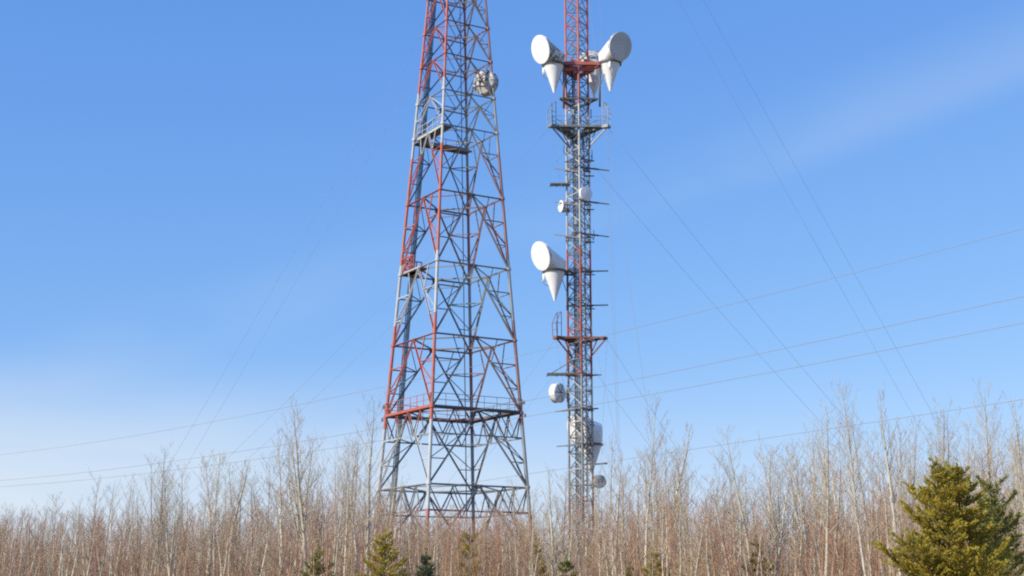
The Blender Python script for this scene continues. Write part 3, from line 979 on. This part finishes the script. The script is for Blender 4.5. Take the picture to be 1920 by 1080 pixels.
PROF = [(-60, 905), (0, 905), (120, 885), (210, 905), (290, 860), (340, 890), (430, 855), (500, 885), (560, 815), (620, 815), (700, 815), (740, 885), (800, 915), (900, 935), (1000, 885), (1050, 860), (1150, 820), (1200, 795), (1260, 830), (1350, 850), (1420, 825), (1520, 790), (1620, 770), (1700, 790), (1760, 790), (1830, 765), (1920, 750), (1990, 750)]
PX_, PY_ = [a for a, _ in PROF], [b for _, b in PROF]
def prof(px): return float(np.interp(px, PX_, PY_))
STRETCH = [(265, 'past the forking tree, farthest from the towers'), (560, 'between the forking tree and the tallest pale birch'),
           (705, 'between the tallest pale birch and the four-legged tower'), (845, 'before the red-railed side of the four-legged tower'),
           (995, 'before the shaded side of the four-legged tower'), (1060, 'between the four-legged tower and the guyed mast'),
           (1130, 'hiding the foot of the guyed mast'), (1260, 'around the tall tree with wavy trunk'), (1410, 'between the wavy-trunked and the slim bare tree'),
           (1530, 'between the slim tree and where guy wires end'), (1640, 'between the guy wire ends and the big spruce'), (9999, 'behind the two large spruces')]
DESC = {'birch': 'pale-stemmed birch', 'aspen': 'straight aspen with short twigs', 'forked': 'grey forked tree', 'sapling': 'leafless sapling'}
def crowd_label(kind, px, Ht):
    where = next(w for lim, w in STRETCH if px < lim)
    if kind == 'sapling': size = 'tall' if Ht > 6.2 else ('knee-thin short' if Ht < 4.6 else 'slender')
    else: size = 'high' if Ht > 9.5 else ('small' if Ht < 6.8 else 'middling')
    return (size + ' ' + DESC[kind] + ' ' + where).replace('knee-thin short', 'short')
for i in range(150):
    px = -50 + 2030 * ((i + rng.random()) / 150)
    kind = rng.choices(['birch', 'aspen', 'forked'], [6, 3, 1])[0]
    D = rng.uniform(47, 92)
    yt = prof(px) + rng.choice([0, 15, 35, 60, 80]) + rng.uniform(-8, 18)
    if 740 < px < 985: yt += 15; 
    yt = min(yt, 1000)
    put_tree(kind, px, yt, D, crowd_label(kind, px, at(px, yt, D).z), kind + ' trees of the leafless wood', girth=1.0)
order = list(range(150)); rng.shuffle(order)
for i in order:
    px = -40 + 2010 * ((i + rng.random()) / 150)
    D = rng.uniform(44, 75)
    yt = prof(px) + rng.uniform(70, 170)
    yt = min(yt, 1030)
    put_tree('sapling', px, yt, D, crowd_label('sapling', px, at(px, yt, D).z), 'saplings of the thicket', name='sapling', cat='sapling', girth=1.25)

# the rest of the thicket: too many stems to count, one object
src = bpy.data.collections.new('thicket_source')          # not linked to the scene: only a source of instances
for i in range(12):
    a = bare_tree(rng, 5.0, 0.045, 30, 0.10, 1.7, 5, 1)
    a[1].v, b0 = a[0].v + a[1].v, len(a[0].v)
    a[1].f = a[0].f + [tuple(q + b0 for q in f) for f in a[1].f]
    a[1].mi = [1 if i % 2 == 0 else 0] * len(a[0].f) + [0] * (len(a[1].f) - len(a[0].f))
    me = a[1].mesh('brush_stem', [M_thick, M_bark])
    src.objects.link(bpy.data.objects.new('brush_stem', me))
def scatter(name, mat, label, cat, spots):
    me = bpy.data.meshes.new(name)
    me.from_pydata([(x, y, gz(x, y) - 0.02) for (x, y, h, w, ang, vi) in spots], [], [])
    sc_ = me.attributes.new('size', 'FLOAT_VECTOR', 'POINT'); rt_ = me.attributes.new('turn', 'FLOAT_VECTOR', 'POINT')
    sc_.data.foreach_set('vector', [c for (x, y, h, w, ang, vi) in spots for c in (w, w, h / 5.0)])
    rt_.data.foreach_set('vector', [c for (x, y, h, w, ang, vi) in spots for c in (rng.gauss(0, 0.05), rng.gauss(0, 0.05), ang)])
    ng = bpy.data.node_groups.new(name, 'GeometryNodeTree')
    ng.interface.new_socket('Geometry', in_out='INPUT', socket_type='NodeSocketGeometry')
    ng.interface.new_socket('Geometry', in_out='OUTPUT', socket_type='NodeSocketGeometry')
    N_, K_ = ng.nodes, ng.links
    gi, go = N_.new('NodeGroupInput'), N_.new('NodeGroupOutput')
    ci = N_.new('GeometryNodeCollectionInfo'); ci.inputs['Collection'].default_value = src
    ci.inputs['Separate Children'].default_value = True; ci.inputs['Reset Children'].default_value = True
    ip = N_.new('GeometryNodeInstanceOnPoints'); ip.inputs['Pick Instance'].default_value = True
    a1 = N_.new('GeometryNodeInputNamedAttribute'); a1.data_type = 'FLOAT_VECTOR'; a1.inputs['Name'].default_value = 'size'
    a2 = N_.new('GeometryNodeInputNamedAttribute'); a2.data_type = 'FLOAT_VECTOR'; a2.inputs['Name'].default_value = 'turn'
    K_.new(gi.outputs[0], ip.inputs['Points']); K_.new(ci.outputs[0], ip.inputs['Instance'])
    er = N_.new('FunctionNodeEulerToRotation'); K_.new(a2.outputs['Attribute'], er.inputs[0]); K_.new(er.outputs[0], ip.inputs['Rotation'])
    K_.new(a1.outputs['Attribute'], ip.inputs['Scale']); K_.new(ip.outputs[0], go.inputs[0])
    o = link(name, me)
    md = o.modifiers.new('scatter', 'NODES'); md.node_group = ng
    return tag(o, label, cat, kind='stuff')
spots = []
for i in range(2600):
    D = 45 + 73 * (rng.random() ** 1.0)
    px = rng.uniform(-120, 2040) if i % 5 else rng.choice((rng.uniform(690, 1010), rng.uniform(1500, 2040)))
    hmax = at(px, min(max(prof(px) + 80, 925), 952), min(D, 92)).z
    p = at(px, 900, D)
    spots.append((p.x, p.y, max(2.0, hmax * rng.uniform(0.5, 1.0)), rng.uniform(0.8, 1.2), rng.uniform(0, 6.28), rng.randrange(10)))
scatter('thicket', M_thick, 'dense reddish-brown leafless thicket filling the wood under the towers', 'thicket', spots)
spots = []
for i in range(1000):
    D = rng.uniform(146, 240); px = rng.uniform(-250, 2170); p = at(px, 1000, D)
    spots.append((p.x, p.y, rng.uniform(6, 11), rng.uniform(1.6, 2.4), rng.uniform(0, 6.28), rng.randrange(10)))
scatter('far_wood', M_thick, 'far leafless wood beyond the towers', 'wood', spots)

# ---- spruces
def needle_mat(name, a, bcol, dark):
    m, n, l, b = new_mat(name)
    g = n.new('ShaderNodeNewGeometry')
    f = noise(n, l, 1.7, 3, g.outputs['Position'])
    c = mixc(n, l, ramp(n, l, f, 0.35, 0.65), a, bcol)
    c = mixc(n, l, ramp(n, l, g.outputs['Random Per Island'], 0.0, 1.0, 0.0, 0.35), c, dark)
    l.new(c, b.inputs['Base Color']); b.inputs['Roughness'].default_value = 0.6; b.inputs['Specular IOR Level'].default_value = 0.3
    tr = n.new('ShaderNodeBsdfTranslucent'); l.new(c, tr.inputs['Color'])
    ms = n.new('ShaderNodeMixShader'); ms.inputs[0].default_value = 0.45
    l.new(b.outputs[0], ms.inputs[1]); l.new(tr.outputs[0], ms.inputs[2])
    l.new(ms.outputs[0], n['Material Output'].inputs['Surface'])
    return m
M_need_y = needle_mat('olive_needles', (0.68, 0.53, 0.075), (0.52, 0.42, 0.07), (0.24, 0.22, 0.045))
M_need_g = needle_mat('green_needles', (0.42, 0.38, 0.09), (0.28, 0.28, 0.075), (0.12, 0.13, 0.045))
M_need_b = needle_mat('blue_green_needles', (0.20, 0.23, 0.10), (0.15, 0.18, 0.09), (0.07, 0.09, 0.045))
M_strunk = simple('spruce_bark', (0.13, 0.095, 0.07), 0.9)

def spruce(loc, H, rad, seed, mat, label, whorls=22, per=7, density=1.0, blade=0.07, tip2=False, power=0.8, group=None):
    r = random.Random(seed)
    e = empty('spruce', loc, label, 'spruce', group)
    tk, nd = MB(), MB()
    def blades(p, d, ln, cnt):
        x, y = nd.frame(d)
        for q in range(cnt):
            t = r.random(); a = r.uniform(0, 6.28)
            o_ = (x * math.cos(a) + y * math.sin(a))
            b0 = p + d * (ln * t)
            dirn = (o_ * 0.75 + d * 0.8 + Vector((0, 0, 0.2))).normalized()
            L_ = blade * r.uniform(0.7, 1.35)
            s = dirn.cross(Vector((r.uniform(-1, 1), r.uniform(-1, 1), r.uniform(-1, 1)))).normalized() * (blade * 0.20)
            i0 = len(nd.v)
            nd.v += [b0 - s * 0.5, b0 + dirn * L_ * 0.5 - s, b0 + dirn * L_, b0 + dirn * L_ * 0.5 + s]
            nd.face((i0, i0 + 1, i0 + 2, i0 + 3))
    def limb(p, d, ln, rad_):
        pts, rs = [p], [rad_]; q = p; dd = d.normalized()
        for i in range(4):
            dd = (dd + Vector((r.uniform(-.12, .12), r.uniform(-.12, .12), 0.12))).normalized()
            q = q + dd * ln / 4; pts.append(q); rs.append(rad_ * (1 - (i + 1) / 4.5))
        tk.tube(pts, rs, 4, False)
        nt = max(4, int(ln * 11 * density))
        for j in range(nt):
            t = 0.22 + 0.78 * (j + r.random()) / nt
            f = t * 4; i = min(3, int(f)); pp = lerp(pts[i], pts[i + 1], f - i)
            ax = (pts[i + 1] - pts[i]).normalized()
            side = ax.cross(Vector((0, 0, 1))).normalized() * (1 if j % 2 else -1)
            td = (ax * 0.8 + side * r.uniform(0.4, 0.95) + Vector((0, 0, r.uniform(-0.15, 0.45)))).normalized()
            tl_ = ln * (0.20 + 0.22 * (1 - t)) * r.uniform(0.6, 1.2) + 0.05
            tk.tube([pp, pp + td * tl_], [0.008, 0.003], 3, False)
            blades(pp, td, tl_, max(6, int(tl_ * 95 * density)))
        blades(pts[3], (pts[4] - pts[3]).normalized(), ln * 0.3, int(28 * density))
    tips = [(Vector((0, 0, 0)), H, 1.0)]
    if tip2: tips.append((Vector((0.42, 0.05, H * 0.62)), H * 0.37, 0.42))
    for (b0, h, rs_) in tips:
        N = 9
        tp = [b0 + Vector((r.uniform(-.03, .03) * h * 0.2, r.uniform(-.03, .03) * h * 0.2, h * i / N)) for i in range(N + 1)]
        if rs_ < 1: tk.tube([Vector((0, 0, H * 0.5)), tp[0]], [0.03, 0.028], 5, False)
        tk.tube(tp, [max(0.008, (0.022 * h) * (1 - i / N)) for i in range(N + 1)], 7, False)
        nw = max(5, int(whorls * (h / H)))
        for w in range(nw):
            t = 0.06 + 0.91 * (w + r.uniform(-.2, .2)) / nw if rs_ == 1 else 0.15 + 0.8 * w / nw
            f = min(max(t, 0), 1) * N; i = min(N - 1, int(f)); c0 = lerp(tp[i], tp[i + 1], f - i)
            base_len = rad * rs_ * max(0.07, (1 - t)) ** power
            for q in range(per if t < 0.85 else 5):
                a = w * 0.9 + q * 2 * math.pi / per + r.uniform(-.3, .3)
                ln = base_len * r.choice((0.45, 0.7, 0.9, 1.05, 1.25)) * r.uniform(0.85, 1.12)
                limb(c0 + Vector((0, 0, r.uniform(-.06, .06))), Vector((math.cos(a), math.sin(a), 0.05 + 0.55 * t)), ln, 0.012 + 0.010 * ln)
        blades(tp[-1] - Vector((0, 0, 0.35)), Vector((0, 0, 1)), 0.4, 40)
    tk.build('trunk', M_strunk, e); nd.build('crown', mat, e)
    return e
def spr(px, ytop, D, rad, seed, mat, label, **kw):
    p = at(px, ytop, D)
    return spruce(Vector((p.x, p.y, gz(p.x, p.y) - 0.03)), p.z, rad, seed, mat, label, **kw)
spr(1758, 866, 30, 1.85, 5, M_need_y, 'large bushy olive-green spruce with two tips, the biggest evergreen', whorls=19, per=8, tip2=True, power=0.62, density=1.3, blade=0.07)
spr(1856, 893, 33, 1.5, 9, M_need_g, 'darker green spruce close behind the big olive one', whorls=17, per=7, power=0.6, density=1.2, blade=0.07)
for px, yt, D, rd, sd_, mt, lab in (
    (597, 1026, 38, 1.0, 21, M_need_g, 'little dark spruce below the tallest pale birch'),
    (722, 988, 38, 1.25, 22, M_need_y, 'middle-sized olive spruce at the foot of the four-legged tower'),
    (800, 1030, 36, 1.15, 23, M_need_b, 'low bluish-green spruce beside the middle-sized olive one'),
    (880, 990, 47, 1.0, 24, M_need_y, 'narrow olive spruce among saplings under the rear leg of the tower'),
    (910, 1008, 48, 0.75, 25, M_need_g, 'thin dark spruce right next to the narrow olive one'),
    (1004, 1000, 47, 0.95, 26, M_need_y, 'narrow yellowish spruce between the tower and the mast'),
    (1062, 1044, 38, 1.1, 27, M_need_g, 'low spreading spruce in the thicket before the mast'),
    (1225, 1026, 40, 0.95, 28, M_need_y, 'small yellow-green spruce at the foot of the wavy-trunked tree'),
    (1180, 1052, 42, 0.8, 30, M_need_g, 'tiny spruce between the low spreading one and the yellow-green one'),
    (1418, 1004, 43, 0.85, 29, M_need_g, 'slim green spruce beneath the slim bare tree of the thicket')):
    spr(px, yt, D + 8, rd * (0.85 + 0.4 * ((sd_ * 7) % 5) / 4), sd_, mt, lab, whorls=13 + sd_ % 4, per=6 + sd_ % 3, density=0.95, blade=0.08, power=0.55 + 0.1 * (sd_ % 4))
